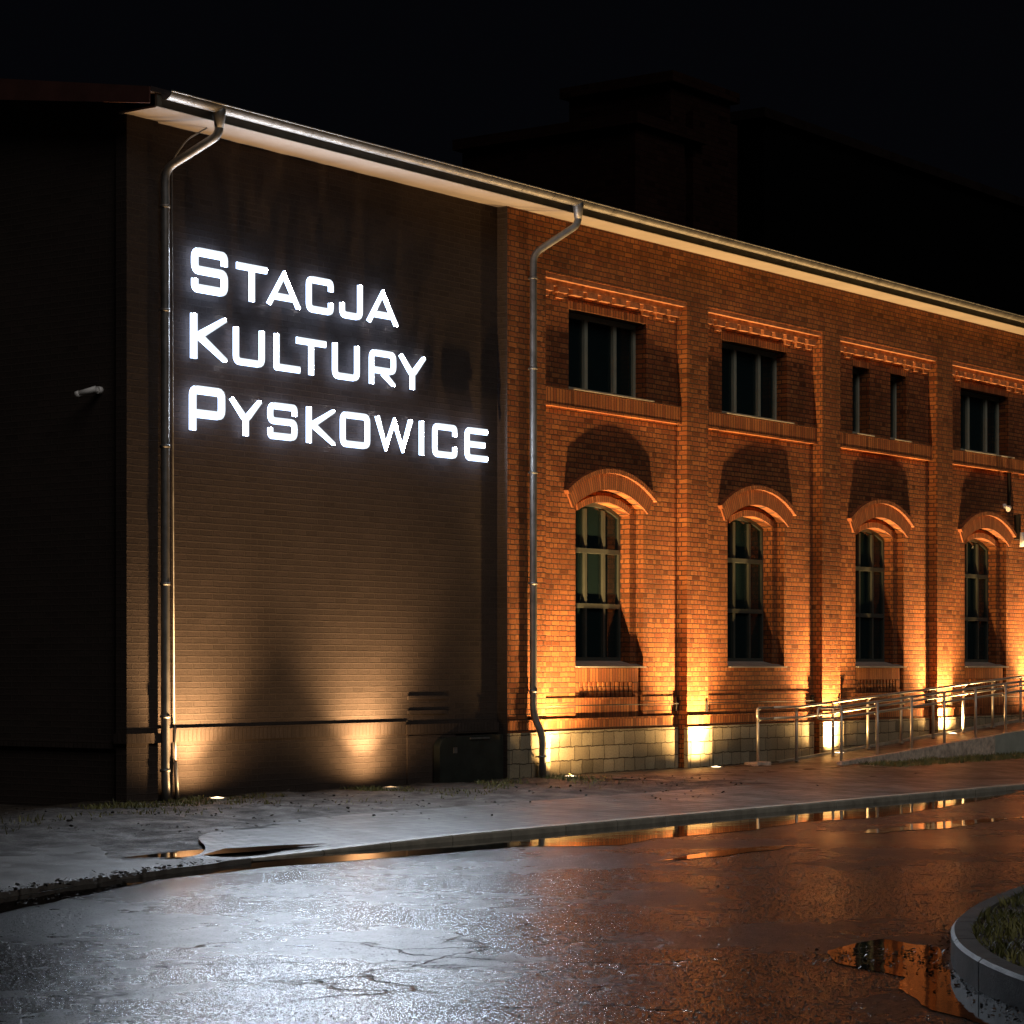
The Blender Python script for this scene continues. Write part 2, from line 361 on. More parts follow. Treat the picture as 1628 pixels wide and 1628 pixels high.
# coarse stone chips standing proud of the asphalt where the road is seen closely
def chips():
    import numpy as np
    r_ = np.random.default_rng(4); n = 120000
    k = 10.5 + 13.5 * r_.random(n) ** 1.25; q = -.225 + .45 * r_.random(n)          # depth and sideways spread in front of the viewpoint
    c1, s1 = math.cos(TH), math.sin(TH)
    x = k * (c1 + q * s1); y = k * (s1 - q * c1) - 21.38
    ok = (y < -7.9); x, y = x[ok], y[ok]; n = len(x)
    a = r_.random(n) * 6.283; sz = .004 + .008 * r_.random(n) ** 1.6; hh = sz * (.16 + .25 * r_.random(n))
    V = np.zeros((n, 4, 3))
    for j in range(3):
        rr_ = sz * (.7 + .6 * r_.random(n)); V[:, j, 0] = x + np.cos(a + j * 2.094) * rr_; V[:, j, 1] = y + np.sin(a + j * 2.094) * rr_; V[:, j, 2] = RZ - .001
    V[:, 3, 0] = x + (r_.random(n) - .5) * sz; V[:, 3, 1] = y + (r_.random(n) - .5) * sz; V[:, 3, 2] = RZ + hh
    base = np.arange(n)[:, None, None] * 4; F_ = (base + np.array([[0, 1, 3], [1, 2, 3], [2, 0, 3]])[None]).reshape(-1, 3)
    me = bpy.data.meshes.new('asphalt_chips'); me.vertices.add(n * 4); me.vertices.foreach_set('co', V.reshape(-1))
    me.loops.add(len(F_) * 3); me.loops.foreach_set('vertex_index', F_.reshape(-1)); me.polygons.add(len(F_)); me.polygons.foreach_set('loop_start', np.arange(len(F_)) * 3)
    me.update(calc_edges=True); me.validate(); me.materials.append(M['chips'])
    o_ = bpy.data.objects.new('asphalt_chips', me); COL.objects.link(o_); tag(o_, 'wet stone chips in the road surface', 'gravel', kind='stuff')
chips()

# pavement along the kerb; it widens to the wall where the ramp begins
KY = -5.92
def kerb_y(x):                       # the kerb swings towards the camera at the dropped end
    return KY - (max(0, 17.2 - x) ** 2) * .06
def fall(y): return -.105 * min(1, max(0, (-1.5 - y) / 4.2))     # the ground falls from the wall to the kerb
def top_z(x):                        # dropped kerb at the driveway
    return -0.105 - .052 * (1 - min(1, max(0, (x - 17.2) / 3.2)))
def pav_back(x):
    j_ = .14 * noise.noise(Vector((x * 1.3, 3, 1))) + .06 * noise.noise(Vector((x * 5, 1, 1)))
    if x < 18.9:
        u = min(1, max(0, (x - 16.4) / 2.5)); u = u * u * (3 - 2 * u)
        return (kerb_y(x) + .2) * (1 - u) + -4.0 * u + j_ * u
    if x < 21: return -4.0 + (x - 18.9) / 2.1 * .6 + j_
    return -3.4 + (j_ if x < 30 else 0)
g = MB()
xs = [16.4 + .2 * i for i in range(175)]
for a, b_ in zip(xs, xs[1:]):
    n_ = 5
    for q in range(n_):
        P = []
        for xx, u in ((a, q / n_), (b_, q / n_), (b_, (q + 1) / n_), (a, (q + 1) / n_)):
            y = kerb_y(xx) + .14 + (pav_back(xx) - kerb_y(xx) - .14) * u
            P.append((xx, y, top_z(xx) * (1 - u) + fall(y) * u))
        g.face(P)
for y0, y1 in ((-3.4, -2.4), (-2.4, -1.5), (-1.5, -.1)):
    xl = {-3.4: 31.0, -2.4: 30.2, -1.5: 29.95, -.1: 29.95}
    g.face([(xl[y0], y0, fall(y0)), (51.2, y0, fall(y0)), (51.2, y1, fall(y1)), (xl[y1], y1, fall(y1))])
tag(g.build('pavement', M['pavers']), kind='structure')
# kerb stones, one metre long with open joints
g = MB(); x = 16.2
while x < 51:
    L_ = .985; a, b_ = x, x + L_
    za, zb = top_z(a) + .004, top_z(b_) + .004
    P = lambda xx, off, z: (xx, kerb_y(xx) + off, z)
    c_ = .018
    for (o0, z0a, z0b), (o1, z1a, z1b) in zip([(0, -.2, -.2), (0, za - c_, zb - c_), (c_, za, zb), (.145, za, zb)], [(0, za - c_, zb - c_), (c_, za, zb), (.145, za, zb), (.145, -.2, -.2)]):
        g.face([P(a, o0, z0a), P(b_, o0, z0b), P(b_, o1, z1b), P(a, o1, z1a)])
    for xx, zz in ((a, za), (b_, zb)):
        g.face([P(xx, 0, -.2), P(xx, 0, zz - c_), P(xx, c_, zz), P(xx, .145, zz), P(xx, .145, -.2)])
    x += 1.0
tag(g.build('kerb', M['kerb']), kind='structure')
def smooth_path(P_, it=3):
    for _ in range(it):
        out = [P_[0]]
        for a, b_ in zip(P_, P_[1:]):
            out += [tuple(.75 * a[i] + .25 * b_[i] for i in (0, 1)), tuple(.25 * a[i] + .75 * b_[i] for i in (0, 1))]
        P_ = out + [P_[-1]]
    return P_
# driveway apron at the left
g = MB(); ap = [(-6, -8.3), (8, -7.9), (11.5, -7.3), (13.2, -6.9), (14.3, -6.55), (15.4, -6.4), (16.9, -6.15), (17.05, -5.95), (16.3, -5.5), (16.1, -5.1), (16.7, -4.6), (17.7, -3.2), (18.5, -1.8), (18.7, -.9), (18.4, 1.5), (17, 4), (-6, 4)]
apx = [(p[0] + .10 * noise.noise(Vector((p[0] * 2, p[1] * 2, 0))), p[1] + .07 * noise.noise(Vector((p[0] * 2.5, p[1] * 2.5, 5)))) for p in smooth_path(ap[3:], 4)]
g.slab([ap[0], ap[1], ap[2]] + apx, -.25, -.125); tag(g.build('driveway', M['apron']), kind='structure')
# soil strip between pavement and wall, lumpy
g = MB(); nx, ny = 150, 40
def soil_z(x, y):
    n = noise.noise(Vector((x * .9, y * .9, 0))) * .035 + noise.noise(Vector((x * 4, y * 4, 3))) * .02 + noise.noise(Vector((x * 11, y * 11, 5))) * .010
    base = fall(y) - .012 - .05 * min(1, max(0, 19.5 - x) / 3)
    return base + n
for i in range(nx):
    for j in range(ny):
        x0, x1 = 9 + 28 * i / nx, 9 + 28 * (i + 1) / nx
        y0, y1 = -5.6 + 5.9 * j / ny, -5.6 + 5.9 * (j + 1) / ny
        if y1 < (pav_back(x0) if x0 > 16.4 else -9) : continue
        g.face([(x0, y0, soil_z(x0, y0)), (x1, y0, soil_z(x1, y0)), (x1, y1, soil_z(x1, y1)), (x0, y1, soil_z(x0, y1))], smooth=True)
tag(g.build('soil_strip', M['soil']), kind='structure')
# yard beyond the corner
g = MB(); g.face([(-60, .3, -.1), (21.4, .3, -.1), (21.4, 60, -.1), (-60, 60, -.1)]); tag(g.build('yard', M['soil']), kind='structure')

# puddles
def blob(poly, z, amp=.07, sub=6, seed=0):
    out = []
    n = len(poly)
    for i in range(n):
        a, b_ = Vector(poly[i]), Vector(poly[(i + 1) % n])
        for k in range(sub):
            p = a.lerp(b_, k / sub); q = noise.noise(Vector((p.x * 1.3, p.y * 2.3, seed))) + .6 * noise.noise(Vector((p.x * 5, p.y * 6, seed + 4)))
            out.append((p.x + q * amp, p.y + noise.noise(Vector((p.y * 2, p.x * 1.7, seed + 9))) * amp))
    g_ = MB(); g_.face([(x, y, z) for x, y in out]); return g_
def off_kerb(xs_, d): return [(x, kerb_y(x) - d) for x in xs_]
far = [17.0, 19, 21, 23, 25, 27, 29, 31, 33]
near_edge = [(33, -6.2), (31, -6.7), (28.6, -7.15), (26.4, -7.45), (25, -7.2), (23.5, -7.45), (21.8, -7.3), (20.75, -7.6), (20.0, -6.85), (18.8, -6.8), (17.6, -6.7), (16.6, -6.55), (15.1, -6.72), (13.6, -7.3), (12.4, -7.8), (9, -8.6)]
left_edge = [(9, -8.0), (11.5, -7.36), (13.2, -6.97), (14.4, -6.6), (15.5, -6.42), (16.9, -6.17)]
poly = off_kerb(far, -.02)[::-1] + [] 
pw = off_kerb(far, 0.0) + near_edge + left_edge
g = blob(pw, RZ + .004, .05, 7, 1); tag(g.build('gutter_water', M['water']), kind='structure')
g = blob([(13.25, -14.1), (13.8, -13.75), (14.6, -13.7), (14.4, -14.2), (13.7, -14.6), (12.8, -15.15), (12.0, -15.8), (11.5, -16.5), (11.2, -16.2), (11.75, -15.5), (12.4, -14.95), (12.9, -14.75)], RZ + .005, .06, 8, 5)
tag(g.build('island_puddle_water', M['water']), kind='structure')
for k, pl in enumerate(([(23.5, -8.6), (25.5, -8.4), (27.5, -8.7), (26, -8.95), (24, -8.85)], [(27, -10.0), (28, -9.9), (29.0, -10.1), (27.9, -10.2)], [(19.2, -9.0), (20.6, -8.75), (22, -9.0), (20.5, -9.15)], [(16.1, -5.3), (17.0, -5.1), (18.3, -5.35), (18.6, -5.6), (17.3, -5.7), (16.5, -5.65)])):
    zz = RZ + .005 if k < 3 else -.112
    tag(blob(pl, zz, .22 if k < 3 else .08, 7, 11 + k).build('puddle_water', M['water']), kind='structure')

# traffic island
isl = [(10.2, -21), (10.3, -19), (10.75, -17.6), (11.3, -16.65), (12.0, -15.85), (12.9, -15.1), (13.85, -14.55), (14.7, -14.18), (15.9, -13.8), (17.5, -13.45), (20, -13.2), (24, -13.15), (28, -13.6), (31, -15), (31, -21)]
sp = [Vector(p) for p in smooth_path(isl)]
acc = [0]
for a, b_ in zip(sp, sp[1:]): acc.append(acc[-1] + (b_ - a).length)
def along(d):
    for i in range(len(sp) - 1):
        if acc[i + 1] >= d:
            u = (d - acc[i]) / (acc[i + 1] - acc[i] + 1e-9); p = sp[i].lerp(sp[i + 1], u); tn = (sp[i + 1] - sp[i]).normalized(); return p, Vector((tn.y, -tn.x))
    return sp[-1], Vector((0, -1))
g = MB(); d = 0.37
while d < acc[-1] - 1:
    N_ = 6; c_ = .02; IZ = .005
    prof = [(0, -.2), (0, IZ - c_), (c_, IZ), (.13, IZ), (.13, -.2)]
    cols = []
    for k in range(N_ + 1):
        p, n_ = along(d + .99 * k / N_)
        cols.append([(p.x + n_.x * o_, p.y + n_.y * o_, z) for o_, z in prof])
    for A, B in zip(cols, cols[1:]):
        for i in range(4): g.face([A[i], B[i], B[i + 1], A[i + 1]])
    g.face(cols[0]); g.face(cols[-1][::-1]); d += 1.01
tag(g.build('island_kerb', M['island_kerb']), kind='structure')
inner = []
d = .2
while d < acc[-1] - .1:
    p, n_ = along(d); inner.append((p.x + n_.x * .13, p.y + n_.y * .13)); d += .3
g = MB(); g.face([(x, y, -.02) for x, y in inner] + [(31, -21, -.02)]); tag(g.build('island_soil', M['soil']), kind='structure')
def inside(x, y, P_):
    c_ = False; j = len(P_) - 1
    for i in range(len(P_)):
        xi, yi = P_[i]; xj, yj = P_[j]
        if (yi > y) != (yj > y) and x < (xj - xi) * (y - yi) / (yj - yi) + xi: c_ = not c_
        j = i
    return c_
def blades(name, label, regions, mat, hmin, hmax, seed=1, wdt=.006):
    r_ = random.Random(seed); g_ = MB()
    for (n, f) in regions:
        for _ in range(n):
            p = f(r_)
            if p is None: continue
            x, y, z = p; h_ = r_.uniform(hmin, hmax) * (.5 + 1.0 * max(0, noise.noise(Vector((x * 1.7, y * 1.7, 2))) + .4)); a = r_.uniform(0, 6.28); w_ = wdt * r_.uniform(.7, 1.5)
            le = r_.uniform(.2, 1.0) * h_; dx, dy = math.cos(a) * w_, math.sin(a) * w_; b2 = r_.uniform(0, 6.28); lx, ly = math.cos(b2) * le, math.sin(b2) * le
            g_.face([(x - dx, y - dy, z), (x + dx, y + dy, z), (x + dx * .7 + lx * .35, y + dy * .7 + ly * .35, z + h_ * .6), (x - dx * .7 + lx * .35, y - dy * .7 + ly * .35, z + h_ * .6)])
            g_.face([(x - dx * .7 + lx * .35, y - dy * .7 + ly * .35, z + h_ * .6), (x + dx * .7 + lx * .35, y + dy * .7 + ly * .35, z + h_ * .6), (x + lx, y + ly, z + h_)])
    return tag(g_.build(name, mat, merge=False), label, 'grass', kind='stuff')
poly_in = inner + [(31, -21)]
def f_isl(r_):
    x, y = r_.uniform(10.6, 20), r_.uniform(-19, -13.2)
    return (x, y, -.03) if inside(x, y, poly_in) and noise.noise(Vector((x * 1.2, y * 1.2, 7))) > -.35 else None
blades('island_grass', 'short rough grass on the kerbed traffic island', [(42000, f_isl)], M['grass'], .03, .10, 3)
def f_wall(r_):
    x = r_.uniform(17, 31); y = -abs(r_.gauss(0, .8)) - .15
    return (x, y, soil_z(x, y) - .005) if y > -4 and noise.noise(Vector((x * .8, y * 1.5, 1))) > .05 else None
def f_ramp(r_):
    x = r_.uniform(36.6, 50); y = r_.uniform(-2.5, -1.62)
    return (x, y, fall(y))
blades('verge_grass', 'sparse weeds and grass along the foot of the walls', [(9000, f_wall), (9000, f_ramp)], M['grass'], .02, .07, 5)
# leaf litter and grit
def litter(name, label, n, f, mat, seed, s0=.012, s1=.035, z=0):
    r_ = random.Random(seed); g_ = MB()
    for _ in range(n):
        p = f(r_)
        if p is None: continue
        x, y, z = p; s_ = r_.uniform(s0, s1); a = r_.uniform(0, 6.28); t1, t2 = r_.uniform(-.6, .6), r_.uniform(-.6, .6)
        q = []
        for k in range(5):
            b2 = a + k * 1.257; rr_ = s_ * r_.uniform(.6, 1.2); q.append((x + math.cos(b2) * rr_, y + math.sin(b2) * rr_, z + .006 + rr_ * (t1 * math.cos(b2) + t2 * math.sin(b2)) + s_ * .5))
        c0 = (x, y, z + s_ * .9)
        for k in range(5): g_.face([q[k], q[(k + 1) % 5], c0])
    return tag(g_.build(name, mat, merge=False), label, 'leaf litter', kind='stuff')
def f_lit(r_):
    if r_.random() < .55:
        d_ = r_.uniform(4.2, 11.5); p, n_ = along(d_); o_ = -abs(r_.gauss(0, .13)) - .01
        return (p.x + n_.x * o_, p.y + n_.y * o_, RZ)
    x = 13.6 + r_.gauss(0, .30); y = -14.1 + r_.gauss(0, .22)
    return None if inside(x, y, [(p.x, p.y) for p in sp]) else (x, y, RZ)
litter('leaf_litter', 'dark wet leaves gathered in the puddle by the traffic island', 750, f_lit, M['bark'], 8, .004, .014)
def f_grit(r_):
    x = r_.uniform(10, 20); x = r_.uniform(8, 16.5); y = -6.15 - (max(0, 16.5 - x)) * .22 + r_.gauss(0, .10)
    return (x, y, -.125)
def f_dirt(r_):
    x = r_.uniform(17.5, 31); y = -abs(r_.gauss(1.8, 1.3)) - .2
    return (x, y, soil_z(x, y)) if y > -4.6 and noise.noise(Vector((x * 1.1, y * 1.6, 4))) > -.05 else None
litter('stone_grit', 'loose grit and crumbs of earth beside pavement and wall', 2200, lambda r_: f_grit(r_) if r_.random() < .35 else f_dirt(r_), M['soil'], 9, .006, .026)

# ------------------------------------------------------------------ the building
X0, X1 = 21.52, 51.2                     # gable corner, far end
ZT = 8.17
B = thing('brick_hall', (30, 0, 0), 'long hall with dark painted bay and red brick bays of arched windows, lit from below', 'building')
XD = 28.97                               # dark bay ends, red brick starts
PW = .18                                 # how far piers stand proud
WC = [31.86 + 4.37 * k for k in range(5)]
PIL = [(28.97, 29.92)] + [(33.78 + 4.37 * k, 34.42 + 4.37 * k) for k in range(4)] + [(33.78 + 4.37 * 4, X1)]

# arch geometry shared by the bays
CZ = 2.454; RO, RI, RH = 1.836, 1.656, 2.156
def arc_z(r, dx): return CZ + math.sqrt(max(0, r * r - dx * dx))
def wall_panel(m, x0, x1, z0, z1, ops, y=0):
    """ops: (xa, xb, za, top(x))"""
    xs_ = {x0, x1}
    for xa, xb, za, tp, arch in ops:
        xs_ |= {xa, xb}
        if arch: xs_ |= {xa + (xb - xa) * i / 24 for i in range(25)}
    xs_ = sorted(xs_)
    for a, b_ in zip(xs_, xs_[1:]):
        if b_ - a < 1e-6: continue
        mid_ = (a + b_) / 2; spans = sorted([o_ for o_ in ops if o_[0] < mid_ < o_[1]], key=lambda o_: o_[2])
        lo_a = lo_b = z0
        for xa, xb, za, tp, arch in spans:
            if za > lo_a + 1e-6: m.face([(a, y, lo_a), (b_, y, lo_b), (b_, y, za), (a, y, za)])
            lo_a, lo_b = tp(a), tp(b_)
        m.face([(a, y, lo_a), (b_, y, lo_b), (b_, y, z1), (a, y, z1)])
def reveal(m, xa, xb, za, tp, arch, y0, y1):
    m.face([(xa, y0, za), (xa, y1, za), (xa, y1, tp(xa)), (xa, y0, tp(xa))])
    m.face([(xb, y0, za), (xb, y0, tp(xb)), (xb, y1, tp(xb)), (xb, y1, za)])
    m.face([(xa, y0, za), (xb, y0, za), (xb, y1, za), (xa, y1, za)])
    N_ = 24 if arch else 1
    for i in range(N_):
        a, b_ = xa + (xb - xa) * i / N_, xa + (xb - xa) * (i + 1) / N_
        m.face([(a, y0, tp(a)), (a, y1, tp(a)), (b_, y1, tp(b_)), (b_, y0, tp(b_))])

wall = MB(); bays = []
for k, c_ in enumerate(WC):
    p0, p1 = PIL[k][1], PIL[k + 1][0]
    fo = lambda x, c_=c_: arc_z(RO, x - c_); fi = lambda x, c_=c_: arc_z(RI, x - c_)
    zb = 1.60 if k == 1 else .81
    ops = [(c_ - .925, c_ + .925, zb, fo, True)]
    if k == 2: ups = [(c_ - 1.03, c_ - .40), (c_ + .40, c_ + 1.03)]
    else: ups = [(c_ - 1.10, c_ + 1.02)]
    ztop = 6.93
    for a, b_ in ups: ops.append((a, b_, 5.73, lambda x: ztop, False))
    wall_panel(wall, p0, p1, -.2, 7.36, ops)
    reveal(wall, c_ - .925, c_ + .925, zb, fo, True, 0, .13)
    # the step behind the outer order
    wall_panel(wall, c_ - 1.0, c_ + 1.0, zb - .05, 4.4, [(c_ - .745, c_ + .745, 1.62, fi, True)], y=.13)
    reveal(wall, c_ - .745, c_ + .745, 1.62, fi, True, .13, .36)
    for a, b_ in ups: reveal(wall, a, b_, 5.73, lambda x: ztop, False, 0, .34)
    # pier returns
    for x, sgn in ((p0, -1), (p1, 1)):
        q = [(x, -PW, -.2), (x, 0, -.2), (x, 0, 7.36), (x, -PW, 7.36)]
        wall.face(q[::sgn])
    bays.append((k, c_, p0, p1, ups))
for x0, x1 in PIL: wall.face([(x0, -PW, -.2), (x1, -PW, -.2), (x1, -PW, 7.36), (x0, -PW, 7.36)])
wall.face([(XD, -PW, 7.36), (X1, -PW, 7.36), (X1, -PW, ZT + .1), (XD, -PW, ZT + .1)])     # frieze
wall.face([(X1, -PW, -.2), (X1, 12, -.2), (X1, 12, ZT + .1), (X1, -PW, ZT + .1)])
for (k, c_, p0, p1, ups) in bays: wall.face([(p0, -PW, 7.36), (p1, -PW, 7.36), (p1, 0, 7.36), (p0, 0, 7.36)])
wall.build('brick_wall', M['brick'], B)

dk = MB()
dk.face([(X0, 0, -.2), (XD, 0, -.2), (XD, 0, ZT + .1), (X0, 0, ZT + .1)])
gz = lambda y: ZT + .07 + (y + .65) * .17 if y < 6 else ZT + .07 + 6.65 * .17 - (y - 6) * .17
dk.face([(X0, 0, -.2), (X0, 0, gz(0)), (X0, 6, gz(6)), (X0, 12, gz(12)), (X0, 12, -.2)])
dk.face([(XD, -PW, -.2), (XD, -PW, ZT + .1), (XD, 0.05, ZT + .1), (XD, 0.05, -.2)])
dk.box(X0 - .05, 22.0, -.06, .12, -.2, ZT + .02)
dk.box(26.9, 27.75, -.022, .02, 1.15, 1.20); dk.box(26.9, 27.75, -.022, .02, .95, 1.00)
dk.box(26.88, 27.95, -.025, .02, -.2, .655)
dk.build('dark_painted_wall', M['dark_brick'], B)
dk = MB()
dk.box(22.003, 26.85, -.018, .02, .68, .83); dk.box(22.003, 26.85, -.026, .02, .832, .852)
dk.box(26.853, 28.96, -.035, .02, .665, .81)
dk.box(X0 - .09, 22.03, -.10, .12, .68, .80); dk.box(X0 - .045, X0 + .01, .125, 12, .62, .70)
dk.build('string_course', M['dark_soldier'], B, )
rear = MB(); rear.face([(X0, 12, -.2), (X0, 12, gz(12)), (X1, 12, gz(12)), (X1, 12, -.2)]); rear.build('rear_wall', M['dark_brick'], B)

# red brick string courses, plinth, corbels
def run(m, z0, z1, w, skip=(), lo=None):
    """a band that follows piers and panels"""
    for i, (a, b_) in enumerate(PIL): m.box(a - w if i else a + .001, b_ + w if i < 5 else b_, -PW - w, -PW + .03, z0, z1)
    for (k, c_, p0, p1, ups) in bays: m.box(p0 + w + .003, p1 - w - .003, -w, .04, z0, z1)
m = MB(); run(m, .672, .80, .018); m.build('soldier_course', M['soldier'], B)
m = MB(); run(m, .803, .832, .030); run(m, .652, .669, .022); m.build('ledge_course', M['brick'], B)
m = MB(); run(m, -.25, .648, .045); m.build('stone_plinth', M['stone'], B)
for (k, c_, p0, p1, ups) in bays:
    m = MB(); m.box(p0 + .002, p1 - .002, -.079, .04, 5.475, 5.70); s_ = m.build('soldier_band', M['soldier'], B)
    m = MB(); m.box(p0 + .002, p1 - .002, -.082, .04, 5.702, 5.722); m.box(p0 + .002, p1 - .002, -.082, .04, 5.44, 5.472); m.build('band_edging', M['brick'], B)
    m = MB(); m.box(p0 + .002, p1 - .002, -.165, .04, 7.29, 7.358)
    m.box(p0 + .002, p1 - .002, -.09, .04, 7.207, 7.287)
    n = 10; pitch = (p1 - p0) / n
    for i in range(n):
        a = p0 + pitch * i + .05
        m.box(a, a + pitch * .72, -.088, .04, 7.128, 7.204)
        if a < ups[0][0] - .1 or a + pitch * .6 > ups[-1][1]: m.box(a + .05, a + pitch * .70 - .05, -.045, .04, 7.052, 7.125)
    m.build('corbel_course', M['moulded'], B)
    # flat arch over the upper openings
    m = MB()
    for a, b_ in ups: m = MB(); m.box(a - .02, b_ + .02, -.008, .03, 6.934, 7.045); m.build('flat_arch', M['soldier'], B)
    # hood moulding of the arched window
    ang = math.asin(1.21 / RH)
    m = MB(); m.ring(c_, CZ, RO + .002, RH - .07, ang, -.03, .05)
    hood = m.build('arch_rowlock', M['voussoir'], B)
    m = MB(); m.ring(c_, CZ, RH - .068, RH, ang + .015, -.085, .05); m.ring(c_, CZ, RI + .003, RI + .10, .44, .10, .2)
    e_ = m.build('hood_mould', M['voussoir'], B)
    # under-window apron with a grille of upright bricks
    if k != 1:
        m = MB(); ya = .03
        L, Rr = c_ - .92, c_ + .83
        m.box(L, Rr, ya, .125, 1.37, 1.575); m.box(L, Rr, ya, .125, .834, 1.10)
        m.box(L, L + .14, ya, .125, 1.135, 1.367); m.box(Rr - .14, Rr, ya, .125, 1.135, 1.367)
        m.box(L, Rr - .05, ya - .03, .125, 1.102, 1.132)
        m.build('window_apron', M['soldier'], B)
        m = MB(); nb = 12; w_ = (Rr - L - .28) / nb
        for i in range(nb): m.box(L + .14 + w_ * (i + .28), L + .14 + w_ * (i + .85), ya + .012, .12, 1.134, 1.368)
        m.build('brick_grille', M['brick'], B)

# windows
def curtain(parent, x0, x1, y, z0, z1, seed):
    m = MB(); n = 40; r_ = random.Random(seed); ph = r_.uniform(0, 6)
    P = [(x0 + (x1 - x0) * i / n, y + .03 * math.sin(ph + i * 1.3) + .02 * math.sin(i * .55 + ph)) for i in range(n + 1)]
    for a, b_ in zip(P, P[1:]): m.face([(a[0], a[1], z0), (b_[0], b_[1], z0), (b_[0], b_[1], z1), (a[0], a[1], z1)], smooth=True)
    return m.build('curtain', M['curtain'], parent)
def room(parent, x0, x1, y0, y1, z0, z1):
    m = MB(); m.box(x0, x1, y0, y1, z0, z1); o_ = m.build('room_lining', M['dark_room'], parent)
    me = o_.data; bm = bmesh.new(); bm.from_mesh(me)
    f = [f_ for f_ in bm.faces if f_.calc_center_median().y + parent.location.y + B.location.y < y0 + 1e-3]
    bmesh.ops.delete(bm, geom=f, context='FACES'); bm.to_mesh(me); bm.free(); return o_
def win_root(name, loc, label=None):
    o_ = bpy.data.objects.new(name, None); COL.objects.link(o_); o_.parent = B
    o_.location = Vector(loc) - B.location; o_.empty_display_size = .2
    if label: o_['label'] = label
    return o_
for (k, c_, p0, p1, ups) in bays:
    w_ = win_root('arched_window', (c_, 0, 1.6))
    f = MB(); y0, y1 = .30, .36; z0 = 1.66
    f.box(c_ - .743, c_ - .69, y0, y1, z0, arc_z(RI, .70) - .02); f.box(c_ + .69, c_ + .743, y0, y1, z0, arc_z(RI, .70) - .02)
    f.box(c_ - .687, c_ + .687, y0, y1, z0, z0 + .085)
    f.ring(c_, CZ, RI - .06, RI - .002, .44, y0 + .002, y1 - .002, 18)
    for s_ in (-1, 1):
        xm = c_ + s_ * .25 + .03; f.box(xm - .030, xm + .030, y0 - .008, y1, z0 + .087, arc_z(RI - .08, xm - c_) - .005)
    for zz in (2.53, 3.37):
        f.box(c_ - .687, c_ + .687, y0 - .02, y1 - .01, zz - .036, zz + .036)
    f.build('frame', M['frame'], w_)
    pn = MB()
    N_ = 20
    for i in range(N_):
        a, b_ = c_ - .71 + 1.42 * i / N_, c_ - .71 + 1.42 * (i + 1) / N_
        pn.face([(a, .335, z0 + .02), (b_, .335, z0 + .02), (b_, .335, arc_z(RI - .03, b_ - c_)), (a, .335, arc_z(RI - .03, a - c_))])
    pn.build('pane', M['glass'], w_)
    sm_ = MB(); sm_.prism([(c_ - .90, 1.585), (c_ + .935, 1.585), (c_ + .935, 1.605), (c_ - .90, 1.605)], -.055, -.035)
    sm_.box(c_ - .90, c_ + .915, -.034, .30, 1.59, 1.603)
    sm_.face([(c_ - .90, -.03, 1.606), (c_ + .915, -.03, 1.606), (c_ + .915, .12, 1.645), (c_ - .90, .12, 1.645)]); sm_.face([(c_ - .742, .12, 1.646), (c_ + .742, .12, 1.646), (c_ + .742, .30, 1.69), (c_ - .742, .30, 1.69)])
    sm_.build('sill', M['sill'], w_)
    if k != 1:
        cu = curtain(w_, c_ - .66, c_ + (.66 if k > 1 else .1), .62, 1.6, 4.2, k)
    room(w_, c_ - .8, c_ + .8, .37, 1.9, 1.5, 4.5)
    for j, (a, b_) in enumerate(ups):
        w_ = win_root('narrow_upper_window' if k == 2 else 'upper_window', ((a + b_) / 2, 0, 5.73))
        f = MB(); y0, y1 = .20, .27; z0, z1 = 5.735, 6.925
        f.box(a + .003, a + .07, y0, y1, z0, z1); f.box(b_ - .07, b_ - .003, y0, y1, z0, z1)
        f.box(a + .073, b_ - .073, y0, y1, z0, z0 + .075); f.box(a + .073, b_ - .073, y0, y1, z1 - .07, z1)
        if k != 2:
            for q in (1, 2):
                xm = a + (b_ - a) * q / 3 + .08 * (q - 1) + .03; f.box(xm - .042, xm + .042, y0 - .01, y1, z0 + .077, z1 - .072)
        f.build('frame', M['frame_brightened'], w_)
        pn = MB(); pn.face([(a + .03, .24, z0 + .03), (b_ - .03, .24, z0 + .03), (b_ - .03, .24, z1 - .03), (a + .03, .24, z1 - .03)]); pn.build('pane', M['glass'], w_)
        sm_ = MB(); sm_.box(a + .02, b_ - .0 + (.08 if k != 2 else .02), -.10, .20, 5.724, 5.742); sm_.build('sill', M['sill'], w_)
        if k == 3: curtain(w_, a, b_, .5, 5.6, 7.0, 30 + k)
        room(w_, a - .1, b_ + .1, .345, 1.6, 5.6, 7.1)

# eaves
OV = .65
m = MB(); m.box(X0 - .1, X1 + .3, -OV, .02, ZT + .004, ZT + .028)
m.build('soffit', M['soffit'], B)
m = MB(); m.box(X0 - .18, X1 + .3, -OV - .03, -OV + .0, ZT - .01, ZT + .16); m.build('fascia', M['fascia'], B)
rf = MB()
tz = lambda y: ZT + .20 + (y + .72) * .17
R0, R1 = X0 - .30, X1 + .4
pr = [(-.70, tz(-.70)), (6, tz(6)), (12.8, tz(6) - 6.8 * .17), (12.8, tz(6) - 6.8 * .17 - .12), (6, tz(6) - .12), (-.70, tz(-.70) - .06)]
n = len(pr)
rf.face([(R0, y, z) for y, z in pr]); rf.face([(R1, y, z) for y, z in reversed(pr)])
for i in range(n):
    a, b_ = pr[i], pr[(i + 1) % n]; rf.face([(R0, *a), (R1, *a), (R1, *b_), (R0, *b_)])
rf.build('roof', M['roof'], B)
vg = MB(); pr = [(-.70, ZT + .19), (6, tz(6) + .02), (12.8, tz(6) - 6.8 * .17), (12.8, tz(6) - 6.8 * .17 - .36), (6, tz(6) - .36), (-.70, ZT - .0)]
vg.face([(R0 - .03, y, z) for y, z in pr]); vg.face([(R0 - .005, y, z) for y, z in reversed(pr)])
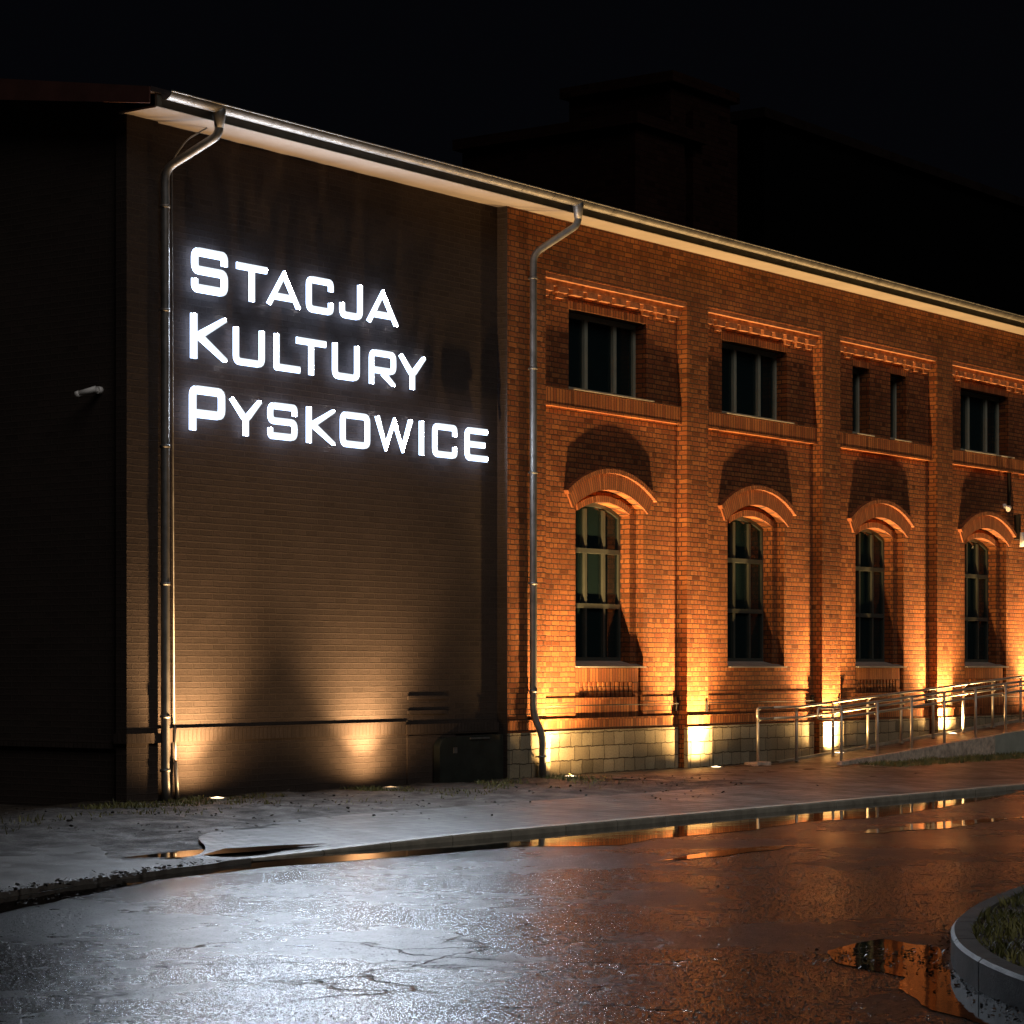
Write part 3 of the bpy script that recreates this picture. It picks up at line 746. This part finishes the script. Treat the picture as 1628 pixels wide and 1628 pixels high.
for i in range(6):
    a, b_ = pr[i], pr[(i + 1) % 6]; vg.face([(R0 - .03, *a), (R0 - .005, *a), (R0 - .005, *b_), (R0 - .03, *b_)])
vg.build('verge_board', M['verge'], B)
# half-round gutter with beads and brackets
gt = MB(); gy, gzz, gr_ = -OV - .03 - .092, ZT + .155, .088
xa, xb = X0 - .12, X1 + .3
for r_, fl in ((gr_, 1), (gr_ - .006, -1)):
    A = [math.pi + math.pi * i / 14 for i in range(15)]
    for a, b_ in zip(A, A[1:]):
        q = [(xa, gy + r_ * math.cos(a), gzz + r_ * math.sin(a)), (xb, gy + r_ * math.cos(a), gzz + r_ * math.sin(a)), (xb, gy + r_ * math.cos(b_), gzz + r_ * math.sin(b_)), (xa, gy + r_ * math.cos(b_), gzz + r_ * math.sin(b_))]
        gt.face(q[::fl], smooth=True)
cap = [(xa, gy + gr_ * math.cos(math.pi + math.pi * i / 14), gzz + gr_ * math.sin(math.pi + math.pi * i / 14)) for i in range(15)]
gt.face(cap)
gt.tube([(xa, gy - gr_, gzz + .004), (xb, gy - gr_, gzz + .004)], .011, 8)
x = xa + .3
while x < xb:
    for a, b_ in zip([math.pi + math.pi * i / 8 for i in range(8)], [math.pi + math.pi * (i + 1) / 8 for i in range(8)]):
        rr_ = gr_ + .004
        gt.face([(x, gy + rr_ * math.cos(a), gzz + rr_ * math.sin(a)), (x + .03, gy + rr_ * math.cos(a), gzz + rr_ * math.sin(a)), (x + .03, gy + rr_ * math.cos(b_), gzz + rr_ * math.sin(b_)), (x, gy + rr_ * math.cos(b_), gzz + rr_ * math.sin(b_))])
    x += .75
gt.build('gutter', M['zinc'], B, merge=False)

# downpipes
def downpipe(path, label, joints, conex):
    d_ = win_root('downpipe', (path[-1][0], 0, 0), label)
    m = MB(); m.tube(bend(path, .13), .052, 16); 
    (x, y, z) = conex; m.tube([(x, y, z + .12), (x, y, z + .02), (x, y, z - .16)], [.085, .08, .054], 16)
    m.build('pipe', M['zinc'], d_)
    for (x, y, z, wy) in joints:
        b2 = MB(); b2.tube([(x, y, z - .018), (x, y, z + .018)], .061, 16); b2.box(x - .012, x + .012, y + .058, wy, z - .012, z + .012)
        b2.build('pipe_clip', M['zinc'], d_)
downpipe([(22.31, gy, 8.2), (22.31, gy, 7.98), (22.05, -.13, 7.6), (22.05, -.13, .35), (22.05, -.15, -.05)], 'downpipe at the gable end of the dark wall',
         [(22.05, -.13, z, -.05) for z in (7.15, 5.9, 4.26, 2.6, 1.0, .35)], (22.31, gy, 8.22))
downpipe([(29.89, gy, 8.2), (29.89, gy, 7.98), (29.48, -.27, 7.55), (29.48, -.27, .92), (29.57, -.37, .60), (29.57, -.37, -.06)], 'downpipe on the first red brick pier',
         [(29.48, -.27, z, -.17) for z in (7.2, 5.9, 4.4, 2.8, 1.25)] + [(29.57, -.37, .3, -.25)], (29.89, gy, 8.22))
m = MB(); m.tube(bend([(22.6, -.3, ZT), (22.35, -.2, 8.0), (22.27, -.03, 7.75), (22.27, -.03, 7.3), (22.31, -.03, .9)], .1), .010, 8)
m.tube([(22.32, -.035, .9), (22.32, -.035, .45)], .016, 8); m.tube([(22.32, -.04, .45), (22.32, -.08, -.05)], .026, 10)
m.build('earthing_cable', M['zinc'], B)
m = MB(); m.tube([(29.95, -.075, 1.02), (33.74, -.075, 1.02)], .008, 6); 
for j in range(1, 4):
    a = 33.78 + 4.37 * (j - 1); m.tube([(a + .68, -.075, 1.02), (a + 4.33, -.075, 1.02)], .008, 6)
m.build('surface_cable', M['black_metal'], B)
m = MB()
for j in range(4):
    a = 33.78 + 4.37 * j
    for bx in ((a - .11, a - .04, -.05, -.002, .90, 1.12), (a + .54, a + .60, -PW - .022, -PW - .002, .88, 1.06)):
        m = MB(); m.box(*bx); bevel(m.build('junction_box', M['black_metal'], B), .008)

# ------------------------------------------------------------------ illuminated lettering
def glyph(ch, w, h, t_):
    """stroke centre lines in a w x h cell"""
    a = t_ / 2; x0, x1, y0, y1 = a, w - a, a, h - a; ym = h * .5; xm = w / 2
    G_ = {
     'S': [([(x1, h * .68), (x1, y1), (x0, y1), (x0, ym), (x1, ym), (x1, y0), (x0, y0), (x0, h * .30)], 0)],
     'T': [([(0, y1), (w, y1)], 0), ([(xm, y1 - a), (xm, 0)], 0)],
     'A': [([(x0 * .75, 0), (xm, h - a * .6), (w - x0 * .75, 0)], 0), ([(w * .22, h * .27), (w * .78, h * .27)], 0)],
     'C': [([(x1, h * .66), (x1, y1), (x0, y1), (x0, y0), (x1, y0), (x1, h * .34)], 0)],
     'J': [([(x1, h), (x1, y0), (x0, y0), (x0, h * .42)], 0)],
     'K': [([(x0, 0), (x0, h)], 0), ([(w - a * 1.1, h), (x0 + a * 1.6, ym * 1.04), (w - a * 1.0, 0)], 0)],
     'U': [([(x0, h), (x0, y0), (x1, y0), (x1, h)], 0)],
     'L': [([(x0, h), (x0, y0), (w, y0)], 2)],
     'R': [([(x0, 0), (x0, y1), (x1, y1), (x1, h * .42), (x0 + a, h * .42)], 0), ([(w * .5, h * .36), (w - a, 0)], 0)],
     'P': [([(x0, 0), (x0, y1), (x1, y1), (x1, h * .38), (x0 + a, h * .38)], 0)],
     'Y': [([(x0, h), (xm, h * .42), (x1, h)], 0), ([(xm, h * .42), (xm, 0)], 0)],
     'O': [([(x0, y0), (x1, y0), (x1, y1), (x0, y1)], 1)],
     'W': [([(a * .8, h), (w * .27, a * .4), (xm, h - a * .5), (w * .73, a * .4), (w - a * .8, h)], 0)],
     'I': [([(xm, 0), (xm, h)], 0)],
     'E': [([(w, y1), (x0, y1), (x0, y0), (w, y0)], 0), ([(x0 + a, ym), (w * .88, ym)], 0)],
    }
    return G_[ch]
def fillet(P, closed, r, n=4):
    P = [Vector(p) for p in P]; out = []
    N_ = len(P)
    for i in range(N_):
        if not closed and i in (0, N_ - 1): out.append(P[i]); continue
        a, b_, c_ = P[i - 1], P[i], P[(i + 1) % N_]
        d1, d2 = a - b_, c_ - b_
        if abs(d1.normalized().dot(d2.normalized())) > .3: out.append(b_); continue
        k = min(r, d1.length * .45, d2.length * .45); p, q = b_ + d1.normalized() * k, b_ + d2.normalized() * k
        for j in range(n + 1):
            u = j / n; out.append(p * (1 - u) ** 2 + b_ * 2 * u * (1 - u) + q * u * u)
    return out
def stroke(m, P, closed, t_, X, Z, h, y0, y1):
    N_ = len(P); rows = {-1: [], -.4: [], .4: [], 1: []}
    for i in range(N_):
        if closed: a, c_ = P[i - 1], P[(i + 1) % N_]
        else: a, c_ = P[max(i - 1, 0)], P[min(i + 1, N_ - 1)]
        b_ = P[i]
        d1 = (b_ - a).normalized() if (b_ - a).length > 1e-6 else (c_ - b_).normalized()
        d2 = (c_ - b_).normalized() if (c_ - b_).length > 1e-6 else d1
        n1, n2 = Vector((-d1.y, d1.x)), Vector((-d2.y, d2.x)); nn = (n1 + n2).normalized(); k = min(2.2, 1 / max(.3, nn.dot(n1)))
        for s_, lst in rows.items():
            q = b_ + nn * s_ * t_ / 2 * k
            lst.append((X + q.x, Z + min(h, max(0, q.y))))
    Lf, Rt = rows[1], rows[-1]
    idx = [(i, (i + 1) % N_) for i in range(N_ if closed else N_ - 1)]
    for i, j in idx:
        for A, B_, mi in ((rows[-1], rows[-.4], 2), (rows[-.4], rows[.4], 0), (rows[.4], rows[1], 2)):
            m.face([(A[i][0], y0, A[i][1]), (A[j][0], y0, A[j][1]), (B_[j][0], y0, B_[j][1]), (B_[i][0], y0, B_[i][1])], mi=mi)
        m.face([(Lf[i][0], y1, Lf[i][1]), (Lf[j][0], y1, Lf[j][1]), (Rt[j][0], y1, Rt[j][1]), (Rt[i][0], y1, Rt[i][1])], mi=1)
        for A in (Rt, Lf):
            m.face([(A[i][0], y0, A[i][1]), (A[j][0], y0, A[j][1]), (A[j][0], y1, A[j][1]), (A[i][0], y1, A[i][1])], mi=1)
    if not closed:
        for i in (0, N_ - 1): m.face([(Lf[i][0], y0, Lf[i][1]), (Rt[i][0], y0, Rt[i][1]), (Rt[i][0], y1, Rt[i][1]), (Lf[i][0], y1, Lf[i][1])], mi=1)
SIGN = thing('illuminated_sign', (25.7, -.06, 4.5), 'glowing white letters reading STACJA KULTURY PYSKOWICE on the dark wall', 'sign')
def px_u(px, w=.13):                    # wall metres for the measured letter edges
    c0, s0 = math.cos(TH), math.sin(TH); t_ = (px - 814) / 4000
    return (21.38 - w) / (s0 - t_ * c0) * (c0 + t_ * s0)
LINES = [('STACJA', 6.19, [(306.5, 365.6), (377.8, 428.3), (426, 481.7), (489, 533.7), (542, 580), (585, 636.6)]),
         ('KULTURY', 5.375, [(304.9, 366.9), (372.9, 424.3), (437.5, 480.7), (473, 522), (530.4, 575.2), (589, 633.2), (635, 681.3)]),
         ('PYSKOWICE', 4.495, [(303.2, 361.3), (365.6, 421), (427.6, 476.3), (489, 538), (543, 591.8), (598.4, 659.8), (668, 678), (689.6, 730.4), (741, 778.5)])]
for word, zb, ed in LINES:
    for i, (ch, (e0, e1)) in enumerate(zip(word, ed)):
        x0, x1 = px_u(e0 + 1.6), px_u(e1 - 1.6); h_ = .55 if i == 0 else .465; t_ = .102 if i == 0 else .084
        m = MB()
        for q, (P, fl) in enumerate(glyph(ch, x1 - x0, h_, t_)):
            cl = fl == 1
            stroke(m, fillet(P, cl, .075 if fl != 2 else .01), cl, t_, x0, zb, h_, -.115 - .002 * q, -.085)
        L_ = m.build('letter', [M['letter_face'], M['letter_side'], M['letter_rim']], SIGN); L_['label'] = 'letter ' + ch

# ------------------------------------------------------------------ cameras, lamp bracket, dark box
def cctv(loc, yaw, label, grp=None):
    o_ = thing('security_camera', loc, label, 'security camera', grp)
    x, y, z = loc
    d_ = Vector((math.cos(yaw), math.sin(yaw), -.22)).normalized()
    m = MB(); m.tube([(x, y, z), Vector(loc) + d_ * .20], [.045, .042], 14); m.tube([Vector(loc) + d_ * .19, Vector(loc) + d_ * .235], [.05, .052], 14)
    m.build('housing', M['white_plastic'], o_)
    return o_, m
# on the gable wall (faces -x): ball mount on the wall, barrel reaching out to the left
o_ = thing('security_camera', (21.44, .5, 4.92), 'small white security camera on the dark gable wall', 'security camera')
m = MB(); m.tube([(21.52, .42, 4.92), (21.46, .42, 4.92)], .045, 16); m.tube([(21.46, .42, 4.92), (21.41, .44, 4.91), (21.37, .48, 4.90)], [.03, .028, .03], 12); m.build('mount', M['white_plastic'], o_)
m = MB(); m.tube([(21.40, .38, 4.93), (21.30, .58, 4.87)], .034, 16); m.tube([(21.305, .57, 4.873), (21.285, .61, 4.861)], .039, 16); m.build('housing', M['white_plastic'], o_)
m = MB(); m.tube([(21.2865, .607, 4.862), (21.284, .612, 4.8605)], .026, 14); m.build('lens', M['black_metal'], o_)
o_ = thing('security_camera', (45.75, 0, 4.75), 'small white camera on the brick above the last arched window', 'security camera')
m = MB(); m.tube([(45.75, .0, 4.76), (45.75, -.05, 4.76)], .05, 14); m.tube([(45.75, -.05, 4.76), (45.75, -.12, 4.74)], .022, 10); m.build('mount', M['white_plastic'], o_)
m = MB(); m.tube([(45.82, -.10, 4.74), (45.62, -.17, 4.69)], .04, 14); m.tube([(45.63, -.167, 4.692), (45.60, -.178, 4.684)], .046, 14); m.build('housing', M['white_plastic'], o_)
m = MB(); m.box(45.93, 45.99, -.06, -.002, 4.75, 5.43); bevel(m.build('cable_duct', M['black_metal'], B), .008)
o_ = thing('wall_lamp', (46.3, 0, 4.3), 'slim dark wall lamp with pale lower end at the right edge', 'wall lamp')
m = MB(); m.box(46.20, 46.28, -.14, -.02, 4.12, 4.62); bevel(m.build('housing', M['black_metal'], o_), .01)
m = MB(); m.tube([(46.24, -.18, 3.98), (46.24, -.18, 4.26)], .045, 14); m.build('shade', M['white_plastic'], o_)

HB = thing('low_dark_box', (28.2, -.2, 0), 'low dark box with rounded shoulder added at the foot of the dark wall', 'hatch hood')  # dark box added to fill the curved dark area at the wall foot
prof = [(27.42, -.1)] + [(27.42 + .16 - .16 * math.cos(a * math.pi / 12), .46 + .16 * math.sin(a * math.pi / 12)) for a in range(7)] + [(28.9, .64), (28.9, -.1)]
m = MB(); m.prism(prof[::-1], -.16, -.052); m.build('hood', M['dark_box'], HB, merge='recalc')
m = MB(); m.box(28.1, 28.55, -.185, -.163, .585, .61); m.build('pale_strip', M['zinc'], HB)
m = MB(); m.box(27.72, 27.80, -.175, -.163, .40, .48); m.build('pale_patch', M['zinc'], HB)

# ------------------------------------------------------------------ ground uplights
GRP = 'recessed uplights along the foot of the wall'
def uplight(x, y, z, power, label, dim=False, tilt=-3, size=100, blend=1.0, spill=.16, lean=0, col=(1.0, 0.60, 0.235)):
    o_ = thing('ground_uplight', (x, y, z), label, 'ground light', GRP)
    m = MB(); N_ = 28
    ang = [2 * math.pi * i / N_ for i in range(N_)]
    for a, b_ in zip(ang, ang[1:] + ang[:1]):
        for (r0, z0), (r1, z1) in (((.085, .010), (.115, .010)), ((.115, .010), (.120, -.06))):
            m.face([(x + r0 * math.cos(a), y + r0 * math.sin(a), z + z0), (x + r1 * math.cos(a), y + r1 * math.sin(a), z + z1), (x + r1 * math.cos(b_), y + r1 * math.sin(b_), z + z1), (x + r0 * math.cos(b_), y + r0 * math.sin(b_), z + z0)])
    m.build('rim', M['steel'], o_)
    m = MB(); m.face([(x + .084 * math.cos(a), y + .084 * math.sin(a), z + .008) for a in ang]); 
    dome = MB()
    for i in range(5):
        r0, r1 = .084 * (1 - i / 5), .084 * (1 - (i + 1) / 5); z0, z1 = z + .008 + .014 * (i / 5), z + .008 + .014 * ((i + 1) / 5)
        for a, b_ in zip(ang, ang[1:] + ang[:1]):
            q = [(x + r0 * math.cos(a), y + r0 * math.sin(a), z0), (x + r0 * math.cos(b_), y + r0 * math.sin(b_), z0), (x + r1 * math.cos(b_), y + r1 * math.sin(b_), z1), (x + r1 * math.cos(a), y + r1 * math.sin(a), z1)]
            dome.face(q if i < 4 else q[:3])
    dome.build('lens', M['lens_dim'] if dim else M['lens'], o_)
    for pw, sz, bl in ((power, size, blend), (power * spill, 172, 1.0)):       # main beam, weak wide spill
        l = bpy.data.lights.new('uplight_lamp', 'SPOT'); l.energy = pw; l.color = col; l.spot_size = R(sz); l.spot_blend = bl; l.shadow_soft_size = .035
        lo = bpy.data.objects.new('uplight_lamp', l); COL.objects.link(lo); lo.parent = o_; lo.location = (0, 0, .05)
        lo.rotation_euler = (R(180 + tilt), R(lean), 0)
PB = 2650
uplight(22.57, -.50, .0, 1350, 'uplight in the soil just right of the gable end downpipe', size=100, tilt=-8, spill=.2, col=(1, .60, .27))
uplight(25.95, -.48, .0, 1300, 'dim uplight in the middle of the dark wall', dim=True, size=98, tilt=-9, spill=.2, col=(1, .60, .27))
uplight(29.92, -.62, .01, PB, 'uplight beside the foot of the downpipe on the first brick pier', lean=18)
uplight(33.97, -.60, .012, PB, 'uplight before the bare brick pier between the downpipe and the ramp')
uplight(38.32, -.42, .11, PB, 'uplight on the ramp near the lower end of the handrails')
uplight(42.69, -.42, .35, PB, 'uplight on the ramp halfway along the handrails')
uplight(47.06, -.42, .59, PB, 'uplight on the ramp at the right edge')

# ------------------------------------------------------------------ ramp and handrails
RP = thing('access_ramp', (40, -.9, 0), 'concrete access ramp with stone faced side rising along the brick hall', 'ramp')
rz = lambda x: max(0.004, .055 * (x - 36.4))
def wedge(m, x0, x1, y0, y1, dz=0, n=1):
    for i in range(n):
        a, b_ = x0 + (x1 - x0) * i / n, x0 + (x1 - x0) * (i + 1) / n
        m.face([(a, y0, rz(a) + dz), (b_, y0, rz(b_) + dz), (b_, y1, rz(b_) + dz), (a, y1, rz(a) + dz)])
m = MB(); E_ = X1
wedge(m, 36.4, E_, -1.50, -.34); m.face([(36.4, -1.5, -.1), (E_, -1.5, -.1), (E_, -1.5, rz(E_)), (36.4, -1.5, rz(36.4))]); m.build('deck', M['pavers'], RP)
m = MB()
for y0, y1, xs_ in ((-.34, -.265, 36.4),):
    m.face([(xs_, y0, -.1), (E_, y0, -.1), (E_, y0, rz(E_) + .07), (xs_, y0, rz(xs_) + .03)]); m.face([(xs_, y0, rz(xs_) + .03), (E_, y0, rz(E_) + .07), (E_, y1, rz(E_) + .07), (xs_, y1, rz(xs_) + .03)])
m.build('rear_kerb', M['kerb'], RP)
def side(m, xa, xb, y0, y1, top):
    P = [(xa, -.1), (xb, -.1), (xb, rz(xb) + top), (xa, rz(xa) + top)]; m.prism(P, y0, y1)
m = MB(); side(m, 36.25, 42.0, -1.60, -1.503, .045); m.build('stone_facing', M['granite'], RP)
m = MB(); side(m, 42.003, E_, -1.595, -1.503, .05); m.build('side_wall', M['concrete'], RP)

def handrail(xs_, y, label, x_start, off):
    H = thing('handrail', (xs_[0], y, 0), label, 'handrail', 'ramp handrails')
    for i, x in enumerate(xs_):
        m = MB(); z = rz(x) + (.04 if y < -1 else .03)
        m.tube([(x, y, z - .02), (x, y, z + .90)], .025, 12)
        m.tube([(x, y, z - .005), (x, y, z + .008)], .05, 14)
        for hh in (.90, .72): m.tube([(x, y, z + hh - .035), (x, y + off * .6, z + hh - .03), (x, y + off, z + hh - .008)], .008, 6)
        m.build('post', M['steel'], H)
    zt = lambda x: rz(x) + .93; zl = lambda x: rz(x) + .755
    yy = y + off; xe = xs_[-1] + .3
    path = [(x_start + .5, yy, zl(x_start) ), (x_start, yy, zl(x_start)), (x_start, yy, zt(x_start)), (x_start + .5, yy, zt(x_start + .5))]
    m = MB(); m.tube(bend(path, .07, 6), .021, 12); m.build('end_loop', M['steel'], H)
    m = MB(); m.tube([(x_start + .5, yy, zt(x_start + .5))] + [(x, yy, zt(x)) for x in xs_ if x > x_start + .6] + [(xe, yy, zt(xe))], .0212, 12); m.build('top_rail', M['steel'], H)
    m = MB(); m.tube([(x_start + .5, yy, zl(x_start))] + [(x, yy, zl(x)) for x in xs_ if x > x_start + .6] + [(xe, yy, zl(xe))], .0212, 12); m.build('lower_rail', M['steel'], H)
handrail([36.5 + 1.25 * i for i in range(12)], -1.45, 'steel double handrail on the street side of the ramp', 35.85, .07)
handrail([35.3 + 1.25 * i for i in range(12)], -.58, 'steel double handrail on the wall side of the ramp', 35.16, -.07)
m = MB(); m.box(35.05, 35.5, -.72, -.46, -.03, .06); bevel(tag(m.build('rail_footing', M['granite']), 'small stone footing under the first wall side rail post', 'footing'), .02, 2)

# ------------------------------------------------------------------ unlit buildings behind
def at(px, k):
    c0, s0 = math.cos(TH), math.sin(TH); t_ = (px - 814) / 4000
    return k * (c0 + t_ * s0), k * (s0 - t_ * c0) - 21.38
c0, s0 = math.cos(TH), math.sin(TH)
def side_y(px, X):                       # where a wall running away along y at x = X is met
    t_ = (px - 814) / 4000; return X / (c0 + t_ * s0) * (s0 - t_ * c0) - 21.38
T = thing('brick_tower_house', (60, 32, 0), 'dark stepped brick tower barely visible in the night behind the roof', 'building')
m = MB()
def block(pxc, py, k, pxl, depth):
    X, Y = at(pxc, k); top = 1.6 - (py - 1060) / 4000 * k
    ye = side_y(pxl, X); m.box(X, X + depth, Y, ye, -.1, top); return X, Y, ye, top
b1 = block(1066, 132, 70, 905, 3.2)
b2_ = block(1102, 176, 70.5, 1010, 2.4)
b3 = block(1010, 198, 68, 735, 2.5)
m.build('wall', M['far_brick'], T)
for (X, Y, ye, top) in (b1, b3):
    m = MB(); m.box(X - .2, X + 3.4, Y - .2, ye + .2, top + .002, top + .3); m.build('cornice', M['far_brick'], T)
for f_ in (.25, .6):
    m = MB(); X, Y, ye, top = b1; yy = Y + (ye - Y) * f_; m.box(X - .03, X + .1, yy, yy + .9, top - 3.4, top - 1.6); m.build('window', M['dark_room'], T)
for f_ in (.3, .75):
    m = MB(); X, Y, ye, top = b3; yy = Y + (ye - Y) * f_; m.box(X - .03, X + .1, yy, yy + 1.2, top - 4.2, top - 1.8); m.build('window', M['dark_room'], T)
Y2 = 46
fx = lambda px, y: (lambda t_: (y + 21.38) / (s0 - t_ * c0) * (c0 + t_ * s0))((px - 814) / 4000)
dd = lambda px, py, y: 1.6 - (py - 1060) / 4000 * (y + 21.38) / (s0 - (px - 814) / 4000 * c0)
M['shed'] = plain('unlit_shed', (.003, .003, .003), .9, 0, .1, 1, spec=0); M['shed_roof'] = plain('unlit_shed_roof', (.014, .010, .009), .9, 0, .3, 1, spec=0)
T2 = thing('long_shed', (110, Y2, 0), 'long dark building whose roof edge barely shows at upper right', 'building')
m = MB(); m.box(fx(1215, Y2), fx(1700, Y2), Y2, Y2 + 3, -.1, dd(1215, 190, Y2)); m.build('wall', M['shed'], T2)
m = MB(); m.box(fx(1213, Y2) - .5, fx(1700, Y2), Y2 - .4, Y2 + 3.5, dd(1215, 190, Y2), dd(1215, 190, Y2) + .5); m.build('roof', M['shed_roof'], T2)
